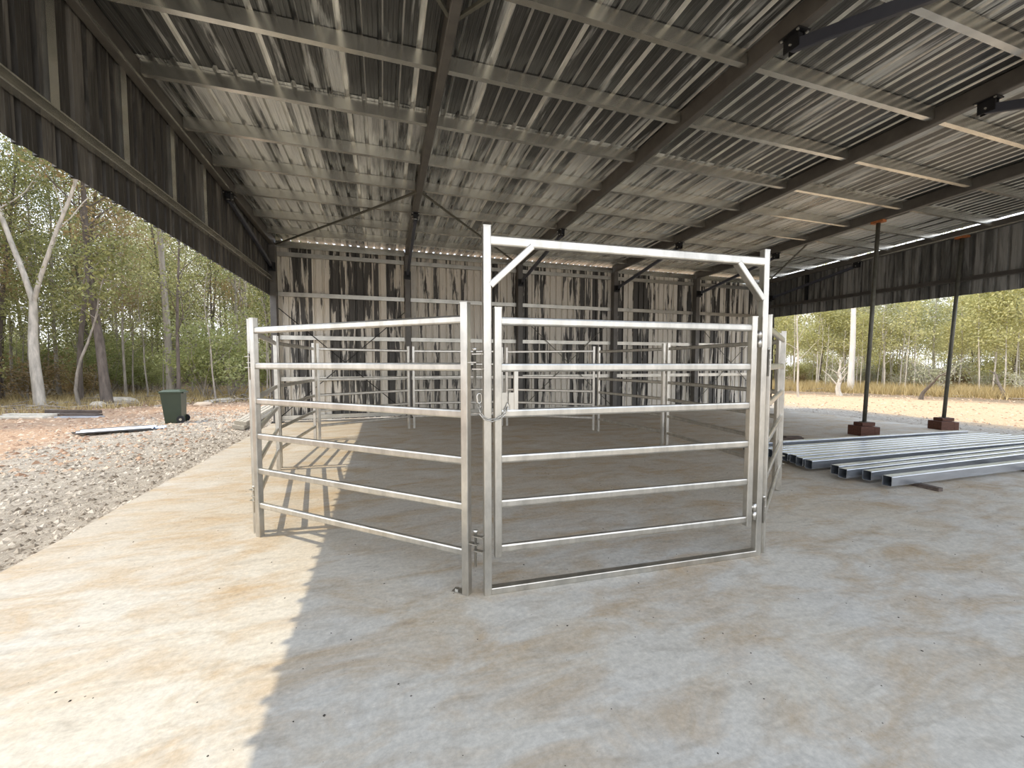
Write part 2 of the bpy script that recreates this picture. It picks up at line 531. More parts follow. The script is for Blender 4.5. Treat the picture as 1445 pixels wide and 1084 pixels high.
# ------------------------------------------------------------------ trapezoidal sheets
PITCH_RIB, NRIB = 0.1905, 4
SHEET_W = PITCH_RIB * NRIB
def sheet_profile(sign, nr=NRIB):
    p = []
    for k in range(nr):
        x0 = k * PITCH_RIB
        h = 0.038 * sign
        for dx, z in ((0.0, 0), (0.045, 0), (0.049, 0.003 * sign), (0.053, 0), (0.086, 0), (0.090, 0.003 * sign), (0.094, 0), (0.132, 0), (0.145, h), (0.176, h)):
            p.append((x0 + dx, z))
    p.append((nr * PITCH_RIB, 0))
    p.append((nr * PITCH_RIB + 0.012, 0.001 * sign))
    return p
def sheet_mesh(name, l0, l1, mat, sign, top_slope=0.0, nl=2, lap_and_lit=None, nr=NRIB):
    """across X, length along Y from l0 to l1 (+ top_slope*x), ribs on +/-Z"""
    prof = sheet_profile(sign, nr)
    mb = MB()
    n = len(prof)
    vs = []
    for j in range(nl):
        t = j / (nl - 1)
        for x, z in prof:
            vs.append((x, l0 + (l1 + top_slope * x - l0) * t, z))
    fs = [(j * n + i, j * n + i + 1, (j + 1) * n + i + 1, (j + 1) * n + i) for j in range(nl - 1) for i in range(n - 1)]
    mb.add(vs, fs)
    if lap_and_lit:     # overlap rib is clean neighbouring metal; other ribs' sunward walls painted pale as lit
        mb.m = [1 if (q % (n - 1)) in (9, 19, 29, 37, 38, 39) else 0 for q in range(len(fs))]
        return mb.mesh(name, [mat, lap_and_lit])
    return mb.mesh(name, mat)

def basis(x, y, z, t):
    m = Matrix((x, y, z)).transposed().to_4x4()
    m.translation = t
    return m

# ------------------------------------------------------------------ roof
ceiling = empty('ceiling')
tag(ceiling, 'skillion roof of second-hand ribbed iron on purlins and brown rafters', kind='structure')
dy = Vector((0, 1, -SL)).normalized()
dz = Vector((0, SL, 1)).normalized()
ROWS = ((YF, 5.45, M['roof_dark'], 0.005), (5.33, YB + 0.16, M['roof_pale'], 0.0))
NS = int(math.ceil((XR - XC + 0.24) / SHEET_W))
for y0, y1, mt, lift in ROWS:
    me = sheet_mesh('roof_sheet', 0, (y1 - y0) / dy.y, mt, 1, nl=3, lap_and_lit=M['lap_and_lit'])
    me_end = sheet_mesh('roof_sheet', 0, (y1 - y0) / dy.y, mt, 1, nl=3, nr=2)
    for i in range(NS):
        x = XC - 0.17 + i * SHEET_W      # the last sheet is cut off over the end rafter
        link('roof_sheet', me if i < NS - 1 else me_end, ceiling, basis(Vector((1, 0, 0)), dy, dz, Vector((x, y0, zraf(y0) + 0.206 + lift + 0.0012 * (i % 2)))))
# purlins
mb = MB()
mb.beam((0.062, 0, 0), (BAY - 0.062, 0, 0), [(-u, v) for u, v in cprof(0.065, 0.15)][::-1], (0, 0, 1))
purlin_me = mb.mesh('purlin', M['purlin'])
PY = [-0.22, 0.55, 1.50, 2.46, 3.42, 4.41, 5.38, 6.34, 7.25, 8.23, 9.25, 10.18, 10.96]
for y in PY:
    for k in range(5):
        link('purlin', purlin_me, ceiling, Matrix.Translation((RX(k), y, zraf(y) + (0.128 if y < 10.5 else 0.058))))
# rafters with black brace brackets
rp = rect(0.10, 0.20, 0.012)
def zmid(y):
    return zraf(y) + 0.10
brk = MB()
brk.box((0, 0, -0.006), (0.15, 0.20, 0.012))
for sx in (-0.035, 0.035):
    brk.box((sx, 0.0, -0.075), (0.010, 0.15, 0.14))
brk.box((0.0, -0.02, -0.055), (0.06, 0.09, 0.07))
brk_me = brk.mesh('brace_bracket', M['black'])
blt = MB()
for sx in (-0.058, 0.058):
    for sy in (-0.08, 0.08):
        blt.box((sx, sy, -0.018), (0.018, 0.018, 0.014))
blt.tube([(-0.055, 0.0, -0.10), (0.055, 0.0, -0.10)], 0.011, 6)
blt_me = blt.mesh('bolt', M['bolt'])
YK, ZK = 10.86, 3.70          # foot of the knee braces on the back columns
rafters = []
for k in range(6):
    mb = MB()
    dzr, prf = (0.0, rp) if k < 5 else (-0.02, rect(0.10, 0.16, 0.012))
    mb.beam((RX(k), YF + 0.02, zmid(YF + 0.02) + dzr), (RX(k), YB - 0.02, zmid(YB - 0.02) + dzr), prf, (0, 0, 1))
    r = mb.build('rafter', M['primer'], ceiling)
    rafters.append(r)
    for yb_ in (8.15, 2.96):
        b = link('brace_bracket', brk_me, r, Matrix.Translation((RX(k), yb_, zraf(yb_))))
        link('bolt', blt_me, r, Matrix.Translation((RX(k), yb_, zraf(yb_))))
# knee braces
kp = cprof(0.055, 0.075, 0.004, 0.012)
kp = [(u - 0.027, v) for u, v in kp]
for k in range(6):
    mb = MB()
    mb.beam((RX(k), 8.15, zraf(8.15) - 0.10), (RX(k), YK - 0.08, ZK + 0.02), rect(0.06, 0.075, 0.008), (0, 0, 1))
    mb.build('knee_brace', M['slate'], ceiling)
    if k != 1:
        mb = MB()
        mb.beam((RX(k), 2.96, zraf(2.96) - 0.10), (RX(k), 0.0, 3.32), rect(0.06, 0.10, 0.008), (0, 0, 1))
        mb.build('knee_brace', M['slate'], ceiling)
# flat diagonal roof bracing
for x0, y0, x1, y1 in ((RX(1) - .03, 7.28, RX(0) + .08, 10.95), (RX(1) + .03, 7.28, RX(2) - .08, 10.95), (RX(1) - .03, 3.76, RX(0) + .08, 0.1),
                       (RX(1) + .03, 3.76, RX(2) - .08, 0.1), (RX(4) + .03, 7.28, RX(5) - .08, 10.95), (RX(4) + .03, 3.76, RX(5) - .08, 0.1)):
    mb = MB()
    mb.beam((x0, y0, zraf(y0) + 0.035), (x1, y1, zraf(y1) + 0.035), rect(0.035, 0.035, 0.005), (0, 0, 1))
    mb.build('roof_brace', M['rusty'], ceiling)

# ------------------------------------------------------------------ back wall
wall_back = empty('wall_back')
tag(wall_back, 'ribbed iron back wall with peeling pale paint, galvanised girts and dark posts', kind='structure')
ztop = zraf(YB) + 0.20
me = sheet_mesh('wall_sheet', 0.02, ztop - 0.07, M['wall_iron'], -1)
NW = int((XR - XC + 0.1) / SHEET_W) + 1
for i in range(NW):
    link('wall_sheet', me, wall_back, basis(Vector((1, 0, 0)), Vector((0, 0, 1)), Vector((0, -1, 0)), Vector((XC - 0.05 + i * SHEET_W, YB + 0.012 + 0.0012 * (i % 2), zslab(XC + i * SHEET_W)))))
mb = MB()
mb.beam((0.08, 0, 0), (BAY - 0.08, 0, 0), [(-u + 0.06, v) for u, v in cprof(0.06, 0.10)][::-1], (0, 0, 1))
girt_me = mb.mesh('girt', M['girt'])
for z in (0.10, 1.045, 2.056, 3.098, 4.05):
    for k in range(5):
        link('girt', girt_me, wall_back, Matrix.Translation((RX(k), YB - 0.062 + 0.06, z + (zslab(RX(k) + 1.5) if z < 0.5 else 0))))
def column(k, y, parent, zt, depth=0.18):
    mb = MB()
    z0 = zslab(RX(k))
    mb.beam((RX(k), y, z0 + 0.0), (RX(k), y, zt), rect(0.14, depth, 0.010), (0, 1, 0))
    c = mb.build('column', M['primer'], parent)
    mb = MB()
    mb.box((RX(k), y, z0 + 0.006), (0.24, 0.26, 0.012))
    for sx in (-0.09, 0.09):
        mb.box((RX(k) + sx, y - 0.10, z0 + 0.02), (0.025, 0.025, 0.03))
    mb.build('base_plate', M['black'], c)
    return c
for k in range(6):
    c = column(k, YB - 0.11, wall_back, zraf(YB - 0.1) + 0.01)
    mb = MB()
    mb.box((RX(k), YB - 0.215, ZK), (0.16, 0.03, 0.20))
    for sx in (-0.036, 0.036):
        mb.box((RX(k) + sx, YB - 0.285, ZK + 0.01), (0.010, 0.13, 0.14))
    mb.build('brace_bracket', M['black'], c)
# thin cross bracing rods
for k in (0, 2, 4):
    for za, zb_ in ((0.15, 2.75), (2.75, 0.15)):
        mb = MB()
        mb.tube([(RX(k) + 0.09, YB - 0.10, za), (RX(k + 1) - 0.09, YB - 0.10, zb_)], 0.011, 5)
        mb.build('cross_rod', M['black'] if k == 0 else M['rusty'], wall_back)

# ------------------------------------------------------------------ hanging gable walls (open below 3 m)
ZB, ZG = 3.037, 3.406
def gable(name, X, sgn, label, ymax):
    w = empty(name)
    tag(w, label, kind='structure')
    n = int((YB - YF) / SHEET_W)
    for i in range(n):
        y = YB - (i + 1) * SHEET_W
        # sgn -1: left wall, ribs outward to -X
        if sgn < 0:
            b = basis(Vector((0, 1, 0)), Vector((0, 0, 1)), Vector((1, 0, 0)), Vector((X - 0.065 - 0.0012 * (i % 2), y, 0)))
            t0, ts = zraf(y) + 0.196, -SL
        else:
            b = basis(Vector((0, -1, 0)), Vector((0, 0, 1)), Vector((-1, 0, 0)), Vector((X + 0.065 + 0.0012 * (i % 2), y + SHEET_W, 0)))
            t0, ts = zraf(y + SHEET_W) + 0.150, SL
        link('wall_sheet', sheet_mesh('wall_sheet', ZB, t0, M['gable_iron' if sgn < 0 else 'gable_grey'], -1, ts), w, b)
    xi = X - sgn * 0.0
    mb = MB()
    prof = [(u * 1.0, v) for u, v in cprof(0.065, 0.10)]
    prof = [(-sgn * -u, v) for u, v in prof]
    prof = [((u - 0.055) if sgn < 0 else (0.055 - u), v) for u, v in cprof(0.075, 0.10)]
    mb.beam((X, YF + 0.1, ZG), (X, YB - 0.2, ZG), prof, (0, 0, 1))
    mb.build('girt', M['purlin'] if sgn < 0 else M['primer'], w)
    for y in (0.5, 1.45, 2.4, 3.35, 4.31, 5.27, 6.27, 7.23) if sgn < 0 else (2.0, 9.6):
        mb = MB()
        mb.beam((X + 0.03 * sgn, y, ZG + 0.05), (X + 0.03 * sgn, y, zraf(y)), cprof(0.05, 0.10) if sgn < 0 else rect(0.06, 0.08), (0, 1, 0))
        mb.build('stud', M['purlin'] if sgn < 0 else M['black'], w)
    # light angle under the rafter carrying the sheet tops
    mb = MB()
    ya, yb2 = YF + 0.1, 8.0
    mb.beam((X + 0.052 * (-sgn), ya, zraf(ya) + 0.016), (X + 0.052 * (-sgn), yb2, zraf(yb2) + 0.016), rect(0.006, 0.03), (0, 0, 1))
    mb.build('trim_angle', M['purlin'], w)
    return w
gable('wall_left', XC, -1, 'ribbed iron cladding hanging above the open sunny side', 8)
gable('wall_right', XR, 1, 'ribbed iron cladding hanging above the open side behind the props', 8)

# front posts of the shed, beside and behind the viewer
wall_front = empty('wall_front')
tag(wall_front, 'open front of the shed on dark steel posts', kind='structure')
for k in (0, 2, 3, 4, 5):
    column(k, -0.15, wall_front, zraf(-0.15))

# ------------------------------------------------------------------ round yard panels
POST, RAILS = 0.048, (1.70, 1.413, 1.126, 0.839, 0.552, 0.265)
post_prof = rect(POST, POST, 0.006)
rail_prof = rect(0.030, 0.052, 0.012)
RING = [(-1.03, 3.80), (-1.36, 6.12), (-1.20, 8.20), (0.586, 9.10), (2.66, 8.85), (4.36, 7.65), (4.637, 5.79), (4.33, 3.42)]
RING = [Vector((x, y, 0)) for x, y in RING]
A0 = Vector((0.478, 2.41, 0))
KP = Vector((0.601, 2.371, 0))
MP = Vector((2.644, 2.256, 0))
GD = (MP - KP).normalized()
J0 = MP + GD * 0.085 + Vector((0, 0.03, 0))

def post_mesh(h):
    mb = MB()
    mb.beam((0, 0, 0), (0, 0, h - 0.006), post_prof, (0, 1, 0))
    mb.beam((0, 0, h - 0.006), (0, 0, h), rect(POST + 0.004, POST + 0.004, 0.006), (0, 1, 0))
    return mb.mesh('post', M['galv'])
POST_ME = post_mesh(1.80)
_m = MB()
_m.box((0, 0, 0), (0.062, 0.03, 0.006))
LUG_ME = _m.mesh('coupling_lug', M['galv'])
def lug_and_pin(parent, L, z, at_end=True, pin=True):
    x = L + 0.062
    for xx, zz in ((x - 0.008, z), (x + 0.02, z + 0.045), (x + 0.02, z - 0.045)):
        link('coupling_lug', LUG_ME, parent, Matrix.Translation((xx, 0, zz)))
    if pin:
        mb = MB()
        mb.tube([(x, 0, z - 0.14), (x, 0, z + 0.07), (x, 0, z + 0.0701), (x, 0, z + 0.088)], [0.0085, 0.0085, 0.014, 0.014], 6)
        mb.build('drop_pin', M['galv'], parent, True)

def panel(a, b, label, foot=False, lug=True):
    d = (b - a)
    L = d.length
    z0 = zslab((a.x + b.x) / 2)
    t = empty('yard_fence', (a.x, a.y, z0), math.atan2(d.y, d.x))
    tag(t, label, 'fence', 'galvanised panels of the round yard')
    for x in (0, L):
        link('post', POST_ME, t, Matrix.Translation((x, 0, 0)))
    mb = MB()
    mb.beam((POST / 2 - 0.002, 0, 0), (L - POST / 2 + 0.002, 0, 0), rail_prof, (0, 0, 1))
    me = mb.mesh('rail', M['galv'])
    for z in RAILS:
        link('rail', me, t, Matrix.Translation((0, 0, z)))
    if lug:
        for z in (1.42, 0.36):
            lug_and_pin(t, L, z)
    if foot:
        mb = MB()
        mb.box((0.06, 0.0, 0.004), (0.075, 0.05, 0.008))
        mb.box((0.07, 0.0, 0.014), (0.022, 0.022, 0.012))
        mb.build('foot_plate', M['galv'], t)
    return t
def ends(p, q, e0=0.062, e1=0.062):
    d = (q - p).normalized()
    return p + d * e0, q - d * e1
labels = ['galvanised yard panel in full sun beside the slab edge, second from the gate chain',
          'galvanised yard panel third from the gate chain, nearest the shed corner post',
          'galvanised yard panel fourth from the gate chain, in front of the back wall corner',
          'galvanised yard panel fifth from the gate chain, parallel to the peeling back wall',
          'galvanised yard panel fourth from the gate hinges, seen through the middle of the gate',
          'galvanised yard panel third from the gate hinges, at the back of the yard',
          'galvanised yard panel second from the gate hinges, near the tube stack ends']
p1a, p1b = A0, RING[0] - (RING[0] - A0).normalized() * 0.055
t = panel(A0, p1b, 'galvanised six-rail yard panel joined to the gate frame on the chain side', foot=True, lug=False)
for i in range(7):
    a, b = ends(RING[i], RING[i + 1])
    panel(a, b, labels[i])
a, b = ends(RING[7], J0, 0.062, 0.0)
panel(a, b, 'galvanised yard panel joined to the gate frame on the hinge side', lug=False)
# couplings of the first panel to its neighbours
for o_, dirv, L0 in ((t, None, 0),):
    for z in (1.44, 0.33):
        L = (p1b - A0).length
        for xx, zz in ((-0.050, z), (-0.085, z + 0.05), (-0.085, z - 0.04), (L + 0.05, z), (L + 0.075, z + 0.05), (L + 0.075, z - 0.04)):
            link('coupling_lug', LUG_ME, o_, Matrix.Translation((xx, 0, zz)))
        for xx in (-0.064, L + 0.062):
            mb = MB()
            mb.tube([(xx, 0, z - 0.14), (xx, 0, z + 0.07), (xx, 0, z + 0.0701), (xx, 0, z + 0.088)], [0.0085, 0.0085, 0.014, 0.014], 8)
            mb.build('drop_pin', M['galv'], o_, True)

# ------------------------------------------------------------------ gate frame and gate
GL = (MP - KP).length
ga = math.atan2(GD.y, GD.x)
gf = empty('gate_portal', (KP.x, KP.y, 0), ga)
tag(gf, 'tall galvanised portal frame with corner braces and floor threshold around the gate', 'portal')
fme = post_mesh(2.25)
for x in (0, GL):
    link('post', fme, gf, Matrix.Translation((x, 0, 0)))
mb = MB()
mb.beam((POST / 2 - 0.002, 0, 2.165), (GL - POST / 2 + 0.002, 0, 2.165), rect(0.046, 0.062, 0.010), (0, 0, 1))
mb.build('top_beam', M['galv'], gf)
mb = MB()
mb.beam((POST / 2 - 0.002, 0, 0.022), (GL - POST / 2 + 0.002, 0, 0.022), rect(0.050, 0.044, 0.006), (0, 0, 1))
mb.build('threshold', M['galv'], gf)
for x0, x1 in ((0.02, 0.28), (GL - 0.02, GL - 0.24)):
    mb = MB()
    mb.beam((x0, 0, 1.90), (x1, 0, 2.145), rect(0.042, 0.050, 0.006), (0, 1, 0))
    mb.build('corner_brace', M['galv'], gf)
for z in (1.60, 0.33):
    mb = MB()
    mb.tube([(GL - 0.045, -0.018, z - 0.05), (GL - 0.045, -0.018, z + 0.01)], 0.015, 10)
    mb.box((GL - 0.034, -0.014, z - 0.02), (0.03, 0.012, 0.03))
    mb.build('hinge_pin', M['galv'], gf, True)
for z in (1.46, 0.36):
    for dz_, xx in ((0.05, 0.045), (0.0, 0.06), (-0.045, 0.045)):
        link('coupling_lug', LUG_ME, gf, Matrix.Translation((GL + xx, 0.012, z + dz_)))
    mb = MB()
    mb.tube([(GL + 0.05, -0.006, z - 0.12), (GL + 0.05, -0.006, z + 0.07), (GL + 0.05, -0.006, z + 0.0701), (GL + 0.05, -0.006, z + 0.088)], [0.0085, 0.0085, 0.014, 0.014], 8)
    mb.build('drop_pin', M['galv'], gf, True)

S0, S1 = 0.066, GL - 0.088
gt = empty('yard_gate', (KP.x, KP.y, 0), ga)
tag(gt, 'six-rail galvanised gate hung inside the tall frame, chained shut', 'gate')
mb = MB()
mb.beam((0, 0, 0.235), (0, 0, 1.765), rect(0.046, 0.046, 0.006), (0, 1, 0))
mb.beam((0, 0, 1.765), (0, 0, 1.772), rect(0.050, 0.050, 0.006), (0, 1, 0))
sme = mb.mesh('stile', M['galv'])
for x in (S0, S1):
    link('stile', sme, gt, Matrix.Translation((x, 0, 0)))
mb = MB()
mb.beam((S0 + 0.021, 0, 0), (S1 - 0.021, 0, 0), rail_prof, (0, 0, 1))
rme = mb.mesh('rail', M['galv'])
GR = (1.69, 1.408, 1.126, 0.845, 0.565, 0.282)
for z in GR:
    link('rail', rme, gt, Matrix.Translation((0, 0, z)))
mb = MB()
mb.beam((S0 + 0.115, 0, 1.15), (S0 + 0.115, 0, 1.385), rect(0.028, 0.024, 0.004), (0, 1, 0))
mb.build('latch_upright', M['galv'], gt)
mb = MB()
mb.box((S0 + 0.040, -0.004, 1.20), (0.036, 0.006, 0.11))
mb.box((S0 + 0.086, -0.004, 1.20), (0.034, 0.006, 0.11))
mb.box((S0 + 0.062, -0.004, 1.165), (0.03, 0.006, 0.035))
mb.build('latch_plate', M['galv'], gt)
for z in (1.60, 0.33):
    mb = MB()
    mb.tube([(GL - 0.045, -0.018, z + 0.012), (GL - 0.045, -0.018, z + 0.07)], 0.015, 10)
    mb.box((GL - 0.058, -0.014, z + 0.04), (0.03, 0.012, 0.03))
    mb.build('hinge_sleeve', M['galv'], gt, True)

# chain around the two posts
ch = empty('gate_chain', (KP.x, KP.y, 0), ga)
tag(ch, 'short galvanised chain looped round the gate stile and frame post', 'chain')
mb = MB()
ring = []
for k in range(12):
    a = 2 * math.pi * k / 12
    ring.append((0.012 * math.cos(a) + (0.006 if math.cos(a) > 0 else -0.006), 0.0085 * math.sin(a), 0))
vs, fs = [], []
for k in range(12):
    p, q, r = Vector(ring[k]), Vector(ring[(k + 1) % 12]), Vector(ring[k - 1])
    d = (q - r).normalized()
    s = d.cross(Vector((0, 0, 1)))
    for j in range(6):
        a = 2 * math.pi * j / 6
        vs.append(p + (s * math.cos(a) + Vector((0, 0, 1)) * math.sin(a)) * 0.0033)
for k in range(12):
    for j in range(6):
        fs.append((k * 6 + j, k * 6 + (j + 1) % 6, ((k + 1) % 12) * 6 + (j + 1) % 6, ((k + 1) % 12) * 6 + j))
mb.add(vs, fs)
link_me = mb.mesh('chain_link', M['galv'], True)
path = [(-0.045, 0.01, 1.195), (-0.050, -0.010, 1.165), (-0.046, -0.028, 1.135), (-0.030, -0.036, 1.110), (-0.008, -0.036, 1.097), (0.016, -0.036, 1.091),
        (0.040, -0.036, 1.092), (0.062, -0.036, 1.098), (0.083, -0.036, 1.110), (0.100, -0.034, 1.127), (0.112, -0.026, 1.148), (0.120, -0.016, 1.168), (0.126, -0.010, 1.190)]
for i in range(len(path) - 1):
    p, q = Vector(path[i]), Vector(path[i + 1])
    qt = (q - p).to_track_quat('X', 'Z').to_matrix().to_4x4()
    link('chain_link', link_me, ch, Matrix.Translation((p + q) / 2) @ qt @ Matrix.Rotation(math.radians(90 * (i % 2) + 20), 4, 'X'))
big = link_me.copy()
o = link('chain_ring', link_me, ch, Matrix.Translation((-0.046, 0.006, 1.222)) @ Matrix.Rotation(math.radians(90), 4, 'Y') @ Matrix.Rotation(math.radians(90), 4, 'X') @ Matrix.Scale(1.7, 4))

# ------------------------------------------------------------------ stack of box-section tubes
ZBE = 0.045
ENDS = [(5.58, 3.03, 3.12, 7.4), (5.62, 3.26, 3.50, 7.4), (5.43, 3.41, 3.62, 7.4), (5.52, 3.56, 3.80, 7.4), (5.47, 3.86, 3.98, 7.4), (5.50, 4.01, 4.13, 7.4),
        (5.58, 4.16, 4.26, 6.6), (5.58, 4.29, 4.38, 6.5), (5.60, 4.42, 4.50, 6.2), (5.60, 4.55, 4.62, 6.1), (5.62, 4.68, 4.75, 6.0), (5.66, 5.02, 5.02, 5.9)]
tl = ['shiny steel box tube lying nearest the open floor, outermost of the row', 'second shiny box tube in from the open-floor edge of the row',
      'third shiny box tube in from the open-floor edge of the row', 'fourth shiny box tube in from the open-floor edge of the row',
      'fifth shiny box tube in from the open-floor edge of the row', 'sixth shiny box tube in from the open-floor edge of the row']
tl += ['%s shiny box tube in from the open-floor edge of the row' % n_ for n_ in ('seventh', 'eighth', 'ninth', 'tenth', 'eleventh')]
for i, (x, y, y2, L) in enumerate(ENDS):
    lab = tl[i] if i < 11 else 'steel box tube lying apart beside the timber block piers'
    w, h = 0.096, 0.118
    a = math.atan2(y2 - y, L)
    z = zslab(x + L / 2) * 1.0 + ZBE
    mb = MB()
    out, inn = rect(w, h, 0.010), rect(w - 0.008, h - 0.008, 0.008)
    n = len(out)
    vs = [(0, u, v) for u, v in out] + [(L, u, v) for u, v in out] + [(0, u, v) for u, v in inn] + [(L, u, v) for u, v in inn]
    fs = []
    for k in range(n):
        j = (k + 1) % n
        fs += [(k, j, n + j, n + k), (2 * n + j, 2 * n + k, 3 * n + k, 3 * n + j), (j, k, 2 * n + k, 2 * n + j), (n + k, n + j, 3 * n + j, 3 * n + k)]
    mb.add(vs, fs)
    o = mb.build('box_section_tube', M['tube'])
    o.location = (x, y + w / 2, z + h / 2)
    o.rotation_euler = (0, math.atan(0.015), a)
    o.location.z += 0.0075 * L
    tag(o, lab, 'steel tube', 'box section tubes laid out on the slab')
for i, (x, lab) in enumerate(((6.12, 'dark timber bearer poking out under the near tube ends'), (8.6, 'dark timber bearer under the middle of the tubes'), (10.9, 'dark timber bearer under the far part of the tubes'))):
    mb = MB()
    mb.box((0, 0, 0.0205), (0.075, 2.45, 0.041))
    o = mb.build('timber_bearer', M['timber_dark'])
    o.location = (x, 4.08, zslab(x))
    tag(o, lab, 'timber')
mb = MB()
mb.box((0, 0, 0.04), (0.42, 0.12, 0.08))
mb.box((0.03, 0.0, 0.09), (0.30, 0.10, 0.02))
o = mb.build('timber_offcut', M['timber_dark'])
o.location = (7.45, 5.68, zslab(7.4))
o.rotation_euler = (0, 0, -0.3)
tag(o, 'short black timber offcut lying behind the far tube', 'timber')

# ------------------------------------------------------------------ props on timber blocks
def prop(foot, top, n, lab):
    zb = zslab(foot.x)
    specs = [((-0.07, 0.0), (0.32, 0.30, 0.205), 0.0, 'wide red-brown timber block carrying the prop'), ((0.155, 0.0), (0.12, 0.30, 0.185), 0.0, 'narrow red-brown timber block packed against the wide one'),
             ((-0.0, 0.0), (0.30, 0.20, 0.075), 0.2055, 'flat red-brown timber block directly under the pole foot')]
    for (dx, dy_), (sx, sy, sz), z, l2 in specs:
        mb = MB()
        r = 0.008
        mb.beam((-sx / 2, 0, sz / 2), (sx / 2, 0, sz / 2), rect(sy, sz, r), (0, 0, 1))
        o = mb.build('timber_block', M['redwood'])
        o.location = (foot.x + dx, foot.y + dy_, zb + z)
        o.rotation_euler = (0, 0, -0.25 if n else -0.2)
        if z == 0:
            v = Vector((dx, dy_, 0))
            v.rotate(o.rotation_euler)
            o.location = (foot.x + v.x, foot.y + v.y, zb)
        tag(o, l2 + (' beside the slab edge' if n else ' behind the tube stack'), 'timber block', 'red timber blocks under the props')
    b = Vector((foot.x, foot.y, zb + 0.2815))
    t = empty('steel_prop', b)
    tag(t, lab, 'prop')
    mb = MB()
    mb.tube([Vector((0, 0, 0.008)), top - b - Vector((0, 0, 0.05))], 0.037, 10)
    mb.build('pole', M['rusty'], t, True)
    mb = MB()
    mb.box((0, 0, 0.005), (0.13, 0.13, 0.01))
    mb.build('foot_plate', M['rusty'], t)
    mb = MB()
    q = top - b
    mb.box((q.x, q.y, q.z - 0.027), (0.12, 0.22, 0.046))
    mb.build('head_block', M['orange'], t)
y1 = 5.84
prop(Vector((9.80, 5.86, 0)), Vector((RX(4), y1, zraf(y1) - 0.001)), 0, 'slender steel prop holding up the rafter next to last')
y1 = 5.92
prop(Vector((12.78, 5.98, 0)), Vector((RX(5) - 0.04, y1, zraf(y1) - 0.001)), 1, 'slender steel prop under the end rafter at the slab edge')

# ------------------------------------------------------------------ wheelie bin
def taper(mb, z0, z1, b0, b1):
    vs = [(x * b0[0] / 2 + b0[2], y * b0[1] / 2, z0) for x, y in ((-1, -1), (1, -1), (1, 1), (-1, 1))] + [(x * b1[0] / 2 + b1[2], y * b1[1] / 2, z1) for x, y in ((-1, -1), (1, -1), (1, 1), (-1, 1))]
    mb.add(vs, [(3, 2, 1, 0), (4, 5, 6, 7), (0, 1, 5, 4), (1, 2, 6, 5), (2, 3, 7, 6), (3, 0, 4, 7)])
bp = Vector((-5.18, 12.62, 0))
bz = zground(bp.x, bp.y)
bn = empty('wheelie_bin', (bp.x, bp.y, bz), math.radians(4))
bn.scale = (0.86, 0.86, 0.97)
tag(bn, 'dark green two-wheeled rubbish bin standing on the orange dirt', 'bin')
mb = MB()
taper(mb, 0.02, 0.79, (0.40, 0.38, 0.03), (0.50, 0.46, 0))
taper(mb, 0.79, 0.82, (0.53, 0.49, 0), (0.54, 0.50, 0))
taper(mb, 0.0, 0.05, (0.22, 0.36, -0.06), (0.30, 0.37, -0.02))
b = mb.build('body', M['bin'], bn)
mb = MB()
taper(mb, 0.821, 0.845, (0.56, 0.51, -0.01), (0.56, 0.51, -0.01))
taper(mb, 0.845, 0.885, (0.54, 0.49, -0.01), (0.40, 0.36, 0.0))
mb.build('lid', M['bin_lid'], bn)
mb = MB()
mb.tube([(0.30, -0.20, 0.81), (0.30, 0.20, 0.81)], 0.016, 8)
for y in (-0.17, 0, 0.17):
    mb.box((0.27, y, 0.81), (0.08, 0.03, 0.04))
mb.build('handle', M['bin'], bn)
for y in (-0.215, 0.215):
    mb = MB()
    mb.tube([(0.22, y - 0.025, 0.10), (0.22, y + 0.025, 0.10)], 0.10, 16)
    wh = mb.build('wheel', M['rubber'], bn)
    mb = MB()
    s = -1 if y < 0 else 1
    mb.tube([(0.22, y + s * 0.024, 0.10), (0.22, y + s * 0.032, 0.10)], 0.035, 10)
    mb.build('hub', M['timber_grey'], wh)
mb = MB()
mb.tube([(0.22, -0.19, 0.10), (0.22, 0.19, 0.10)], 0.012, 6)
mb.build('axle', M['black'], bn)

# ------------------------------------------------------------------ scrap lying about
def plank(p, L, w, h, rz, mat, lab, group=None, tilt=0.0, z=0.0, name='timber_plank', cat='plank'):
    mb = MB()
    mb.beam((-L / 2, 0, h / 2), (L / 2, 0, h / 2), rect(w, h, min(w, h) * 0.08), (0, 0, 1))
    o = mb.build(name, mat)
    o.location = (p.x, p.y, zground(p.x, p.y) + z + 0.012)
    o.rotation_euler = (0, tilt, rz)
    tag(o, lab, cat, group)
    return o
c = at(45, 590, -0.15)
plank(c + Vector((-0.25, 0.0, 0)), 1.5, 0.22, 0.06, -0.30, M['timber_pale'], 'pale squared plank at the front of the scrap timber heap under the trees')
plank(c + Vector((-0.20, 0.30, 0)), 1.5, 0.20, 0.10, -0.34, M['timber_pale'], 'thick pale plank at the back of the scrap timber heap', z=0.0)
plank(c + Vector((0.75, 0.35, 0)), 1.4, 0.14, 0.09, -0.15, M['timber_dark'], 'blackened timber lying across the scrap heap', z=0.06, tilt=0.03)
plank(c + Vector((1.05, -0.05, 0)), 1.5, 0.18, 0.05, -0.42, M['timber_dark'], 'thin dark board in the scrap heap beside the forked gum', z=0.04)
plank(c + Vector((1.25, -0.30, 0)), 1.2, 0.16, 0.05, -0.20, M['tin'], 'grey metal strip at the end of the scrap timber heap', name='metal_strip', cat='metal strip')

